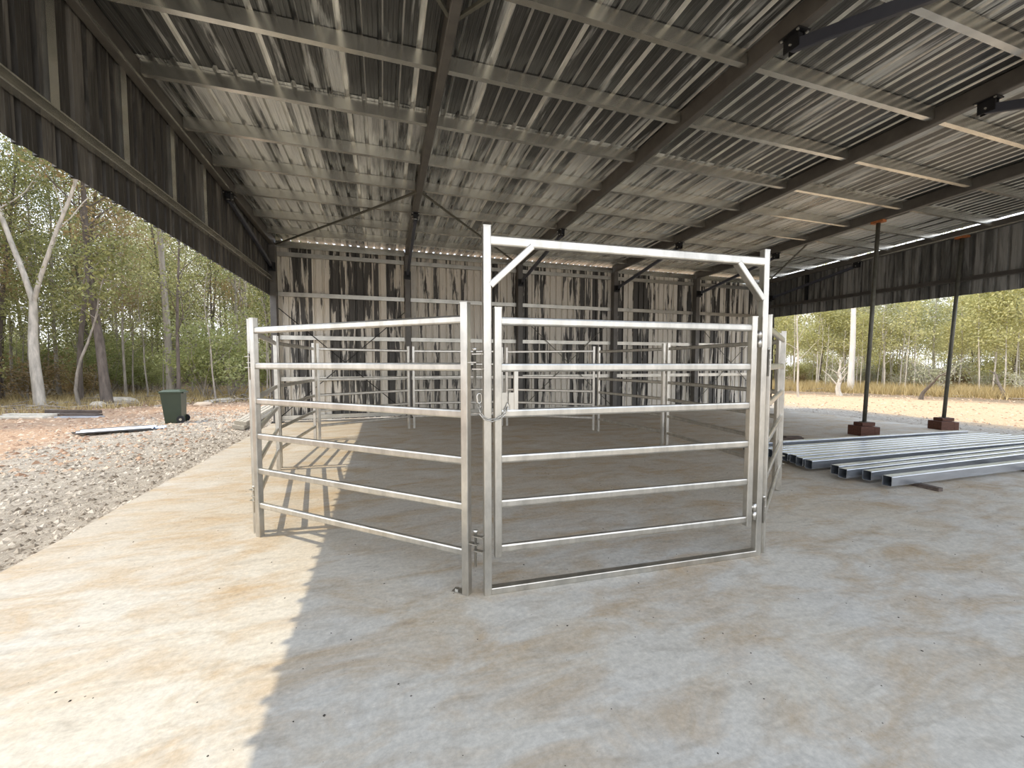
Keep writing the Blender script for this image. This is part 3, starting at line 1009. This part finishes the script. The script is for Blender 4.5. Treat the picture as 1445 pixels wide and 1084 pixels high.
# roofing offcuts on the dirt
tc = at(160, 611, -0.13)
for i, (dx, dyv, rz, mt, z, lab) in enumerate(((-0.05, 0.12, 0.10, M['tin_dark'], 0.03, 'dark ribbed roofing offcut, underneath and nearest the bush'), (0.12, -0.10, 0.14, M['tin'], 0.05, 'bright ribbed roofing offcut lying on top of the dark one'), (0.62, 0.05, 0.22, M['tin'], 0.02, 'short bright roofing offcut at the end by the bin'))):
    L = (1.25, 1.3, 0.6)[i]
    mb = MB()
    prof = [(k * 0.06, 0.0 if k % 3 else 0.035) for k in range(8)]
    vs = [(-L / 2, u - 0.21, v) for u, v in prof] + [(L / 2, u - 0.21, v) for u, v in prof] + [(-L / 2, u - 0.21, v - 0.006) for u, v in prof] + [(L / 2, u - 0.21, v - 0.006) for u, v in prof]
    n = len(prof)
    fs = []
    for k in range(n - 1):
        fs += [(k, n + k, n + k + 1, k + 1), (2 * n + k, 2 * n + k + 1, 3 * n + k + 1, 3 * n + k), (k, k + 1, 2 * n + k + 1, 2 * n + k), (n + k, 3 * n + k, 3 * n + k + 1, n + k + 1)]
    mb.add(vs, fs)
    o = mb.build('roofing_offcut', mt)
    p = tc + Vector((dx, dyv, 0))
    o.location = (p.x, p.y, zground(p.x, p.y) + z)
    o.rotation_euler = (0.04, -0.02, rz)
    tag(o, lab, 'metal sheet', 'roofing offcuts on the dirt')
# long lengths stacked beside the slab corner
a0, a1 = Vector((-3.03, 10.35, 0)), Vector((-3.30, 14.4, 0))
for i in range(6):
    off = (i % 3) * 0.11
    lv = i // 3
    mb = MB()
    L = 4.1 - 0.15 * (i % 2) - 0.25 * lv
    mb.beam((0, 0, 0.04), (0, L, 0.04), rect(0.09, 0.08, 0.006), (0, 0, 1))
    o = mb.build('timber_length', M['timber_grey'])
    o.location = (-3.00 - off + 0.02 * lv, 10.30 + 0.12 * (i % 3) + 0.1 * lv, zground(-3.1, 11) + 0.022 + lv * 0.081)
    o.rotation_euler = (0, 0, 0.05 + 0.008 * i)
    tag(o, ['weathered timber length on the ground next to the slab corner, innermost', 'weathered timber length on the ground in the middle of the slab-corner stack', 'weathered timber length on the ground, outermost of the slab-corner stack',
            'weathered timber length on top of the slab-corner stack, slab side', 'weathered timber length on top of the slab-corner stack, middle', 'weathered timber length on top of the slab-corner stack, bush side'][i], 'timber', 'timber lengths stacked by the slab corner')

def rock(p, s, seed, lab, mat=None, name='rock'):
    r = random.Random(seed)
    import bmesh
    bm = bmesh.new()
    bmesh.ops.create_icosphere(bm, subdivisions=2, radius=1.0)
    for v in bm.verts:
        k = 1 + r.uniform(-0.18, 0.18)
        v.co = Vector((v.co.x * s[0] * k, v.co.y * s[1] * k, max(-0.25, v.co.z) * s[2] * k))
    me = bpy.data.meshes.new(name)
    bm.to_mesh(me)
    bm.free()
    me.materials.append(mat or M['rock'])
    o = link(name, me)
    o.location = (p.x, p.y, zground(p.x, p.y) + 0.2 * s[2])
    o.rotation_euler = (0, 0, r.uniform(0, 6))
    tag(o, lab, 'rock')
rock(at(172, 570, -0.15), (0.45, 0.3, 0.24), 1, 'big pale rock at the foot of the dirt bank behind the dark gum')
rock(at(138, 575, -0.15), (0.40, 0.22, 0.18), 2, 'flat pale rock in front of the dark leaning gum')
rock(at(312, 567, -0.15), (0.55, 0.3, 0.14), 3, 'flat white rock on the dirt bank between bin and shed corner')
rock(at(287, 572, -0.15), (0.30, 0.2, 0.12), 4, 'brown clod of earth on the bank beyond the bin', M['clod'])

# ------------------------------------------------------------------ loose gravel, clods, grit (uncountable)
def scatter(name, n, area, smin, smax, mat, seed, label, cat, zf=zground, keep=None, flat=0.6):
    r = random.Random(seed)
    mb = MB()
    base = [(1, 0, 0), (-1, 0, 0), (0, 1, 0), (0, -1, 0), (0, 0, 1), (0, 0, -0.4)]
    tri = [(0, 2, 4), (2, 1, 4), (1, 3, 4), (3, 0, 4), (2, 0, 5), (1, 2, 5), (3, 1, 5), (0, 3, 5)]
    k = 0
    while k < n:
        x = r.uniform(area[0], area[1])
        y = r.uniform(area[2], area[3])
        if keep and not keep(x, y, r):
            continue
        s = smin + (smax - smin) * r.random() ** 3
        a = r.uniform(0, 6.28)
        ca, sa = math.cos(a), math.sin(a)
        z = zf(x, y)
        vs = []
        for bx, by, bz_ in base:
            bx *= s * r.uniform(0.6, 1.2)
            by *= s * r.uniform(0.5, 1.0)
            vs.append((x + bx * ca - by * sa, y + bx * sa + by * ca, z + bz_ * s * flat * r.uniform(0.7, 1.2)))
        mb.add(vs, tri)
        k += 1
    o = mb.build(name, mat)
    tag(o, label, cat, kind='stuff')
    return o
scatter('loose_gravel', 16000, (-7.5, -2.56, 1.2, 16), 0.008, 0.05, M['gravel'], 11, 'loose grey gravel spread along the slab edge', 'gravel',
        keep=lambda x, y, r: r.random() < max(0.12, 1 - (-2.5 - x) / 4.5) and y > -x - 1.5)
scatter('dirt_clods', 8000, (-16, -3.2, 7, 20), 0.012, 0.075, M['clod'], 12, 'orange clods and chips scattered over the clearing', 'dirt', keep=lambda x, y, r: y > -x * 1.0 + 1)
scatter('apron_gravel', 2500, (13.15, 17.5, 2, 14), 0.01, 0.045, M['gravel'], 13, 'grey gravel strip past the far slab edge', 'gravel')
scatter('sandy_clods', 4000, (16, 30, 5, 19), 0.015, 0.07, M['clod'], 14, 'sandy clods over the sunlit clearing beyond the slab', 'dirt')
scatter('floor_grit', 1400, (-2.45, 7.0, 0.9, 9.5), 0.002, 0.008, M['debris'], 15, 'specks of dark grit and leaf scraps on the concrete', 'grit', zf=lambda x, y: zslab(x) + 0.001, flat=0.5)

# ------------------------------------------------------------------ trees
def leaves(mb, r, tips, per, lsize, spread, droop=0.7):
    for tp, sc in tips:
        for _ in range(int(per * sc)):
            c = tp + Vector((r.gauss(0, spread * sc), r.gauss(0, spread * sc), r.gauss(0, spread * 0.62 * sc)))
            d = Vector((r.gauss(0, 1), r.gauss(0, 1), r.gauss(-droop, 0.8))).normalized()
            s = d.cross(Vector((r.gauss(0, 1), r.gauss(0, 1), r.gauss(0, 1)))).normalized()
            l = lsize * r.uniform(0.7, 1.3)
            w = l * r.uniform(0.17, 0.27)
            o = len(mb.v)
            m_ = c + d * (l * 0.45)
            mb.v += [tuple(c), tuple(m_ + s * w), tuple(c + d * l), tuple(m_ - s * w)]
            mb.f.append((o, o + 1, o + 2, o + 3))
            mb.m.append(0)

def grow(r, mb, p0, d0, L, rad, n, tips, wob=0.12, up=0.25, seg=5):
    pts, rr = [p0], [rad]
    d = d0.normalized()
    p = p0.copy()
    for i in range(seg):
        d = (d + Vector((r.gauss(0, wob), r.gauss(0, wob), up * 0.3 + r.gauss(0, wob * 0.6)))).normalized()
        p = p + d * (L / seg)
        pts.append(p.copy())
        rr.append(max(0.006, rad * (1 - 0.80 * (i + 1) / seg)))
    mb.tube(pts, rr, n, caps=False)
    return pts, rr

def gum(seed, H, r0, cs=0.45, nb=13, per=62, spread=0.24, lsize=0.15, lean=(0, 0), fork=None, straight=0.02, csc=1.0, bare=0.0, cl=0.42):
    r = random.Random(seed)
    wood, leaf = MB(), MB()
    tips = []
    stems = []
    seg = 10
    def stem(p0, d0, L, rad, seg=10, keep=1.0):
        pts, rr = [p0 + Vector((0, 0, -0.08)) if p0.z < 0.01 else p0], [rad * (1.25 if p0.z < 0.01 else 1.0)]
        d = d0.normalized()
        p = p0.copy()
        for i in range(seg):
            d = (d + Vector((r.gauss(0, straight), r.gauss(0, straight), 0.03))).normalized()
            p = p + d * (L / seg)
            pts.append(p.copy())
            rr.append(max(0.012, rad * (1 - 0.82 * ((i + 1) / seg) ** 1.1)))
        wood.tube(pts, rr, 8, caps=False)
        stems.append((pts, rr))
    d0 = Vector((lean[0], lean[1], 1))
    if fork:
        stem(Vector((0, 0, 0)), d0, H * fork, r0, 6)
        top = stems[0][0][-1]
        stems[0][1][-1] = r0 * 0.8
        wood.v, wood.f, wood.m = [], [], []
        pts = stems[0][0]
        wood.tube(pts, [r0 * (1.2 - 0.45 * i / 6) for i in range(7)], 8, caps=False)
        stems.clear()
        stem(top - Vector((0, 0, 0.05)), Vector((-0.20, 0.05, 1)), H * (1 - fork), r0 * 0.62)
        stem(top - Vector((0, 0, 0.05)), Vector((0.28, -0.02, 1)), H * (1 - fork) * 0.9, r0 * 0.52)
        cs2 = 0.25
    else:
        stem(Vector((0, 0, 0)), d0, H, r0)
        cs2 = cs
    for pts, rr in stems:
        m = nb if len(stems) == 1 else int(nb * 0.6)
        for k in range(m):
            t = cs2 + (1 - cs2) * (k + r.random()) / m
            f = t * (len(pts) - 1)
            i = min(int(f), len(pts) - 2)
            p = pts[i].lerp(pts[i + 1], f - i)
            az = k * 2.4 + r.uniform(-0.5, 0.5)
            el = math.radians(r.uniform(25, 60))
            d = Vector((math.cos(az) * math.cos(el), math.sin(az) * math.cos(el), math.sin(el)))
            L = H * spread * (1.25 - t) * r.uniform(0.7, 1.25)
            bp_, br = grow(r, wood, p, d, L, max(0.012, rr[i] * 0.42), 5, tips)
            if r.random() < bare:
                continue
            tips.append((bp_[-1], csc))
            for q in range(3):
                j = r.choice((2, 3, 4))
                d2 = Vector((r.gauss(0, 1), r.gauss(0, 1), r.gauss(0.5, 0.5)))
                sp, sr = grow(r, wood, bp_[j], d2, L * 0.45, max(0.008, br[j] * 0.6), 4, tips, seg=3)
                tips.append((sp[-1], csc * r.uniform(0.6, 1.1)))
        if bare < 1:
            tips.append((pts[-1], csc))
    leaves(leaf, r, tips, per, lsize, cl)
    return wood, leaf

def shrub(seed, H, n, per, lsize, cl):
    r = random.Random(seed)
    wood, leaf = MB(), MB()
    tips = []
    for k in range(n):
        az = k * 2.4 + r.uniform(-.4, .4)
        d = Vector((math.cos(az) * 0.45, math.sin(az) * 0.45, 1))
        L = H * r.uniform(0.6, 1.05)
        pts, rr = grow(r, wood, Vector((r.gauss(0, .12), r.gauss(0, .12), -0.05)), d, L, 0.028, 5, tips, 0.16, 0.2, 5)
        for j in (2, 3, 4, 5):
            d2 = Vector((r.gauss(0, 1), r.gauss(0, 1), r.gauss(0.4, 0.4)))
            sp, sr = grow(r, wood, pts[j], d2, L * 0.35, 0.012, 4, tips, seg=3)
            tips.append((sp[-1], r.uniform(0.6, 1.1)))
            tips.append((sp[1], r.uniform(0.5, 0.9)))
    leaves(leaf, r, tips, per, lsize, cl, 0.3)
    return wood, leaf

PROTO = {}
def proto(key, wl, bark, leafm):
    w, l = wl
    PROTO[key] = (w.mesh('trunk', M[bark], True), l.mesh('foliage', M[leafm]) if l.v else None)
proto('g0', gum(1, 12.5, 0.105, 0.34, 16, 78, 0.25, 0.125, cl=0.42), 'bark_grey', 'leaf_olive')
proto('g1', gum(2, 14.0, 0.115, 0.38, 16, 78, 0.25, 0.125, cl=0.42), 'bark_grey', 'leaf_fresh')
proto('g2', gum(3, 11.0, 0.085, 0.28, 16, 78, 0.25, 0.125, cl=0.42), 'bark_dark', 'leaf_olive')
proto('g3', gum(4, 9.5, 0.065, 0.28, 14, 72, 0.25, 0.12, cl=0.40), 'bark_grey', 'leaf_rust')
proto('g4', gum(5, 13.0, 0.10, 0.45, 14, 78, 0.25, 0.125, cl=0.42), 'bark_dark', 'leaf_olive')
proto('g5', gum(6, 9.0, 0.065, 0.24, 17, 72, lsize=0.17, cl=0.48), 'bark_pale', 'leaf_gold')
proto('g6', gum(7, 10.5, 0.075, 0.28, 17, 68, lsize=0.17, cl=0.46), 'bark_pale', 'leaf_grey')
proto('g7', gum(8, 8.0, 0.055, 0.22, 16, 72, lsize=0.17, cl=0.48), 'bark_dark', 'leaf_gold')
proto('s0', gum(9, 6.0, 0.036, 0.30, 10, 55, 0.2, 0.13), 'bark_grey', 'leaf_olive')
proto('s1', gum(10, 6.5, 0.04, 0.40, 9, 45, 0.2, 0.17), 'bark_pale', 'leaf_gold')
proto('d0', gum(11, 6.5, 0.045, 0.25, 10, 0, 0.28, straight=0.05, bare=1.0), 'bark_pale', 'leaf_olive')
proto('d1', gum(12, 6.5, 0.04, 0.25, 10, 0, 0.28, straight=0.05, bare=1.0), 'bark_grey', 'leaf_olive')
proto('b0', shrub(21, 2.6, 10, 70, 0.12, 0.30), 'bark_grey', 'leaf_olive')
proto('b1', shrub(22, 3.4, 11, 75, 0.13, 0.32), 'bark_grey', 'leaf_fresh')
proto('b2', shrub(23, 2.0, 10, 60, 0.16, 0.30), 'bark_pale', 'leaf_gold')
proto('b4', shrub(25, 1.9, 13, 9, 0.12, 0.30), 'bark_pale', 'leaf_grey')
proto('b3', shrub(24, 1.7, 8, 40, 0.11, 0.26), 'bark_grey', 'leaf_rust')
proto('forked', gum(31, 14.0, 0.135, 0.3, 16, 75, 0.24, fork=0.27, lean=(-0.06, 0.0), straight=0.035, lsize=0.13, cl=0.42), 'bark_pale', 'leaf_olive')
proto('darkgum', gum(32, 12.0, 0.15, 0.42, 15, 75, lean=(-0.10, 0.02), straight=0.03, lsize=0.13, cl=0.42), 'bark_dark', 'leaf_rust')
proto('tallgum', gum(33, 16.0, 0.13, 0.45, 15, 75, straight=0.010, lsize=0.13, cl=0.42), 'bark_grey', 'leaf_olive')
proto('crooked', gum(34, 6.0, 0.055, 0.5, 9, 55, straight=0.12), 'bark_grey', 'leaf_olive')
proto('whitegum', gum(35, 14.0, 0.165, 0.5, 14, 60, straight=0.012), 'bark_white', 'leaf_gold')
proto('stump', gum(36, 2.0, 0.13, 0.15, 12, 0, 0.55, straight=0.14, bare=1.0), 'bark_pale', 'leaf_gold')
proto('burnt', gum(37, 1.8, 0.085, 0.4, 4, 0, 0.3, straight=0.22, bare=1.0, lean=(0.3, 0)), 'bark_dark', 'leaf_gold')

special = []
def tree(key, x, y, label, group=None, cat='tree', s=1.0, rz=0.0, name='gum_tree'):
    if not group:
        special.append((x, y))
    t = empty(name, (x, y, zground(x, y)), rz)
    t.scale = (s, s, s)
    tag(t, label, cat, group)
    w, l = PROTO[key]
    link('trunk', w, t)
    if l:
        link('foliage', l, t)
    return t

# the ones that stand out
p = at(57, 576, -0.15); tree('forked', p.x, p.y, 'pale gum forking low into two stems behind the scrap timber heap', s=1.0)
p = at(152, 573, -0.15); tree('darkgum', p.x, p.y, 'dark-barked gum with browning leaves at the edge of the clearing', s=1.0)
p = at(112, 573, -0.15); tree('crooked', p.x, p.y, 'thin crooked gum between the forked gum and the dark gum', rz=1.0)
p = at(242, 562, -0.15); tree('tallgum', p.x, p.y, 'tall straight gum rising behind the green bin', s=1.1)
p = at(66, 573, -0.15) + Vector((0.3, 1.2, 0)); tree('g4', p.x, p.y, 'second dark trunk standing close behind the forked gum', rz=2.0)
p = at(325, 562, -0.15); tree('b1', p.x, p.y, 'bright green bush beside the shed corner post', s=1.05, name='bush', cat='bush')
p = at(292, 563, -0.15); tree('b1', p.x, p.y, 'leafy green bush between the bin and the shed corner', s=0.9, rz=2.1, name='bush', cat='bush')
p = at(1200, 553, -0.3); tree('whitegum', p.x, p.y, 'straight white-trunked gum standing in dry grass past the props', s=1.0)
p = at(1185, 558, -0.3); tree('stump', p.x, p.y, 'twisted pale dead stump with curling branches in the dry grass', name='dead_stump', cat='stump')
p = at(1299, 563, -0.3); tree('burnt', p.x, p.y, 'small blackened leaning stump between the two props', name='dead_stump', cat='stump')
p = at(1418, 563, -0.3); tree('burnt', p.x, p.y, 'small blackened leaning stump past the end prop', rz=2.6, name='dead_stump', cat='stump')
p = at(1126, 560, -0.3); tree('d0', p.x, p.y, 'bare grey sapling forking in the grass near the yard', s=1.1)

rr_ = random.Random(77)
taken = []
def place(n, az0, az1, r0, r1, mind, kinds, side, power=1.0):
    k, tries = 0, 0
    while k < n and tries < n * 60:
        tries += 1
        az = math.radians(rr_.uniform(az0, az1))
        rad = r0 + (r1 - r0) * rr_.random() ** power
        x, y = rad * math.sin(az), rad * math.cos(az)
        if any((x - a) ** 2 + (y - b) ** 2 < mind ** 2 for a, b in taken) or any((x - a) ** 2 + (y - b) ** 2 < 1.7 ** 2 for a, b in special):
            continue
        taken.append((x, y))
        key, lab, nm, cat, s0, s1 = rr_.choice(kinds)
        sc_ = rr_.uniform(s0, s1)
        size = 'tall ' if sc_ > s0 + 0.66 * (s1 - s0) else ('short ' if sc_ < s0 + 0.33 * (s1 - s0) else 'mid-sized ')
        f_ = (rad - r0) / (r1 - r0)
        lab = size + lab + (', at its front edge' if f_ < 0.15 else (', deep inside it' if f_ > 0.5 else ', behind its front row'))
        tree(key, x, y, lab, '%s %s' % ((nm.replace('_', ' ') + 's').replace('bushs', 'bushes'), side), cat, sc_, rr_.uniform(0, 6.28), nm)
        k += 1
LW = 'in the bush behind the bin'
place(66, -47, -9, 20.5, 48, 1.2, [
    ('g0', 'grey-barked olive gum ' + LW, 'gum_tree', 'tree', 0.8, 1.1), ('g1', 'grey-barked fresh green gum ' + LW, 'gum_tree', 'tree', 0.8, 1.05),
    ('g2', 'dark-barked low olive gum ' + LW, 'gum_tree', 'tree', 0.8, 1.1), ('g3', 'slim gum with browning leaves ' + LW, 'gum_tree', 'tree', 0.8, 1.15),
    ('g4', 'dark-barked high-crowned olive gum ' + LW, 'gum_tree', 'tree', 0.8, 1.1)], 'behind the bin', 1.2)
place(34, -47, -9, 27, 55, 1.1, [
    ('g0', 'grey-barked olive gum ' + LW, 'gum_tree', 'tree', 0.8, 1.1), ('g2', 'dark-barked low olive gum ' + LW, 'gum_tree', 'tree', 0.8, 1.1),
    ('g4', 'dark-barked high-crowned olive gum ' + LW, 'gum_tree', 'tree', 0.8, 1.1)], 'behind the bin', 1.0)
place(75, -46, -9, 20.2, 36, 0.6, [('s0', 'thin grey olive sapling ' + LW, 'sapling', 'tree', 0.7, 1.3), ('d1', 'bare dead sapling ' + LW, 'dead_sapling', 'tree', 0.6, 1.1)], 'behind the bin', 1.3)
place(80, -47, -9, 20.8, 46, 0.7, [('b0', 'olive bush ' + LW, 'bush', 'bush', 0.5, 1.0), ('b1', 'fresh green bush ' + LW, 'bush', 'bush', 0.45, 0.8), ('b3', 'low brown bush ' + LW, 'bush', 'bush', 0.6, 1.2)], 'behind the bin', 1.3)
place(45, -47, -9, 29, 55, 0.9, [('b0', 'big olive bush ' + LW, 'bush', 'bush', 1.2, 1.8), ('b1', 'big fresh green bush ' + LW, 'bush', 'bush', 0.9, 1.4)], 'behind the bin', 1.0)
RW = 'in the bush beyond the dry grass'
place(105, 40, 76, 34.5, 72, 1.2, [
    ('g5', 'yellow-green gum ' + RW, 'gum_tree', 'tree', 0.6, 0.95), ('g6', 'grey-green gum ' + RW, 'gum_tree', 'tree', 0.6, 1.0),
    ('g7', 'dark-barked yellow-green gum ' + RW, 'gum_tree', 'tree', 0.6, 0.95)], 'beyond the grass', 1.2)
place(120, 41, 75, 33.0, 50, 0.5, [('s1', 'thin yellow-leaved sapling ' + RW, 'sapling', 'tree', 0.6, 1.1), ('d0', 'bare dead sapling ' + RW, 'dead_sapling', 'tree', 0.5, 1.0)], 'beyond the grass', 1.4)
place(150, 40, 76, 33.6, 60, 0.6, [('b2', 'yellow-green bush ' + RW, 'bush', 'bush', 0.6, 1.2), ('b3', 'low brown bush ' + RW, 'bush', 'bush', 0.6, 1.2), ('b4', 'bare twiggy grey bush ' + RW, 'bush', 'bush', 0.6, 1.3), ('b4', 'bare twiggy grey bush ' + RW, 'bush', 'bush', 0.6, 1.3)], 'beyond the grass', 1.3)

# ------------------------------------------------------------------ grass and sticks
def grass(name, n, az0, az1, r0, r1, h0, h1, seed, label):
    r = random.Random(seed)
    mb = MB()
    for _ in range(n):
        az = math.radians(r.uniform(az0, az1))
        rad = r.uniform(r0, r1)
        cx_, cy_ = rad * math.sin(az), rad * math.cos(az)
        for q in range(9):
            x, y = cx_ + r.gauss(0, .10), cy_ + r.gauss(0, .10)
            z = zground(x, y) - 0.01
            h = r.uniform(h0, h1)
            a = r.uniform(0, 6.28)
            w = 0.014
            lx, ly = r.gauss(0, .3) * h, r.gauss(0, .3) * h
            mb.add([(x - w * math.cos(a), y - w * math.sin(a), z), (x + w * math.cos(a), y + w * math.sin(a), z), (x + lx, y + ly, z + h)], [(0, 1, 2)])
    o = mb.build(name, M['grass'])
    tag(o, label, 'grass', kind='stuff')
grass('dry_grass', 3000, 40, 76, 30.5, 38, 0.25, 0.75, 31, 'tall straw-coloured dry grass along the edge of the sunlit bush')
grass('dry_grass', 1400, -46, -9, 19.6, 30, 0.10, 0.35, 32, 'short dry grass at the foot of the bush behind the bin')
def sticks(name, n, az0, az1, r0, r1, seed, label):
    r = random.Random(seed)
    mb = MB()
    for _ in range(n):
        az = math.radians(r.uniform(az0, az1))
        rad = r.uniform(r0, r1)
        x, y = rad * math.sin(az), rad * math.cos(az)
        L = r.uniform(0.5, 2.0)
        a = r.uniform(0, 6.28)
        z = zground(x, y) + 0.03
        mb.tube([(x, y, z), (x + math.cos(a) * L * .5, y + math.sin(a) * L * .5, z + r.uniform(0, .18)), (x + math.cos(a + .2) * L, y + math.sin(a + .2) * L, z + r.uniform(0, .25))], [0.03, 0.022, 0.01], 5)
    o = mb.build(name, M['litter_stick'])
    tag(o, label, 'sticks', kind='stuff')
sticks('fallen_sticks', 130, -45, -9, 19.4, 30, 41, 'fallen sticks and branches littering the ground under the trees')
sticks('fallen_sticks', 120, 41, 75, 31, 42, 42, 'fallen pale branches in the dry grass past the clearing')
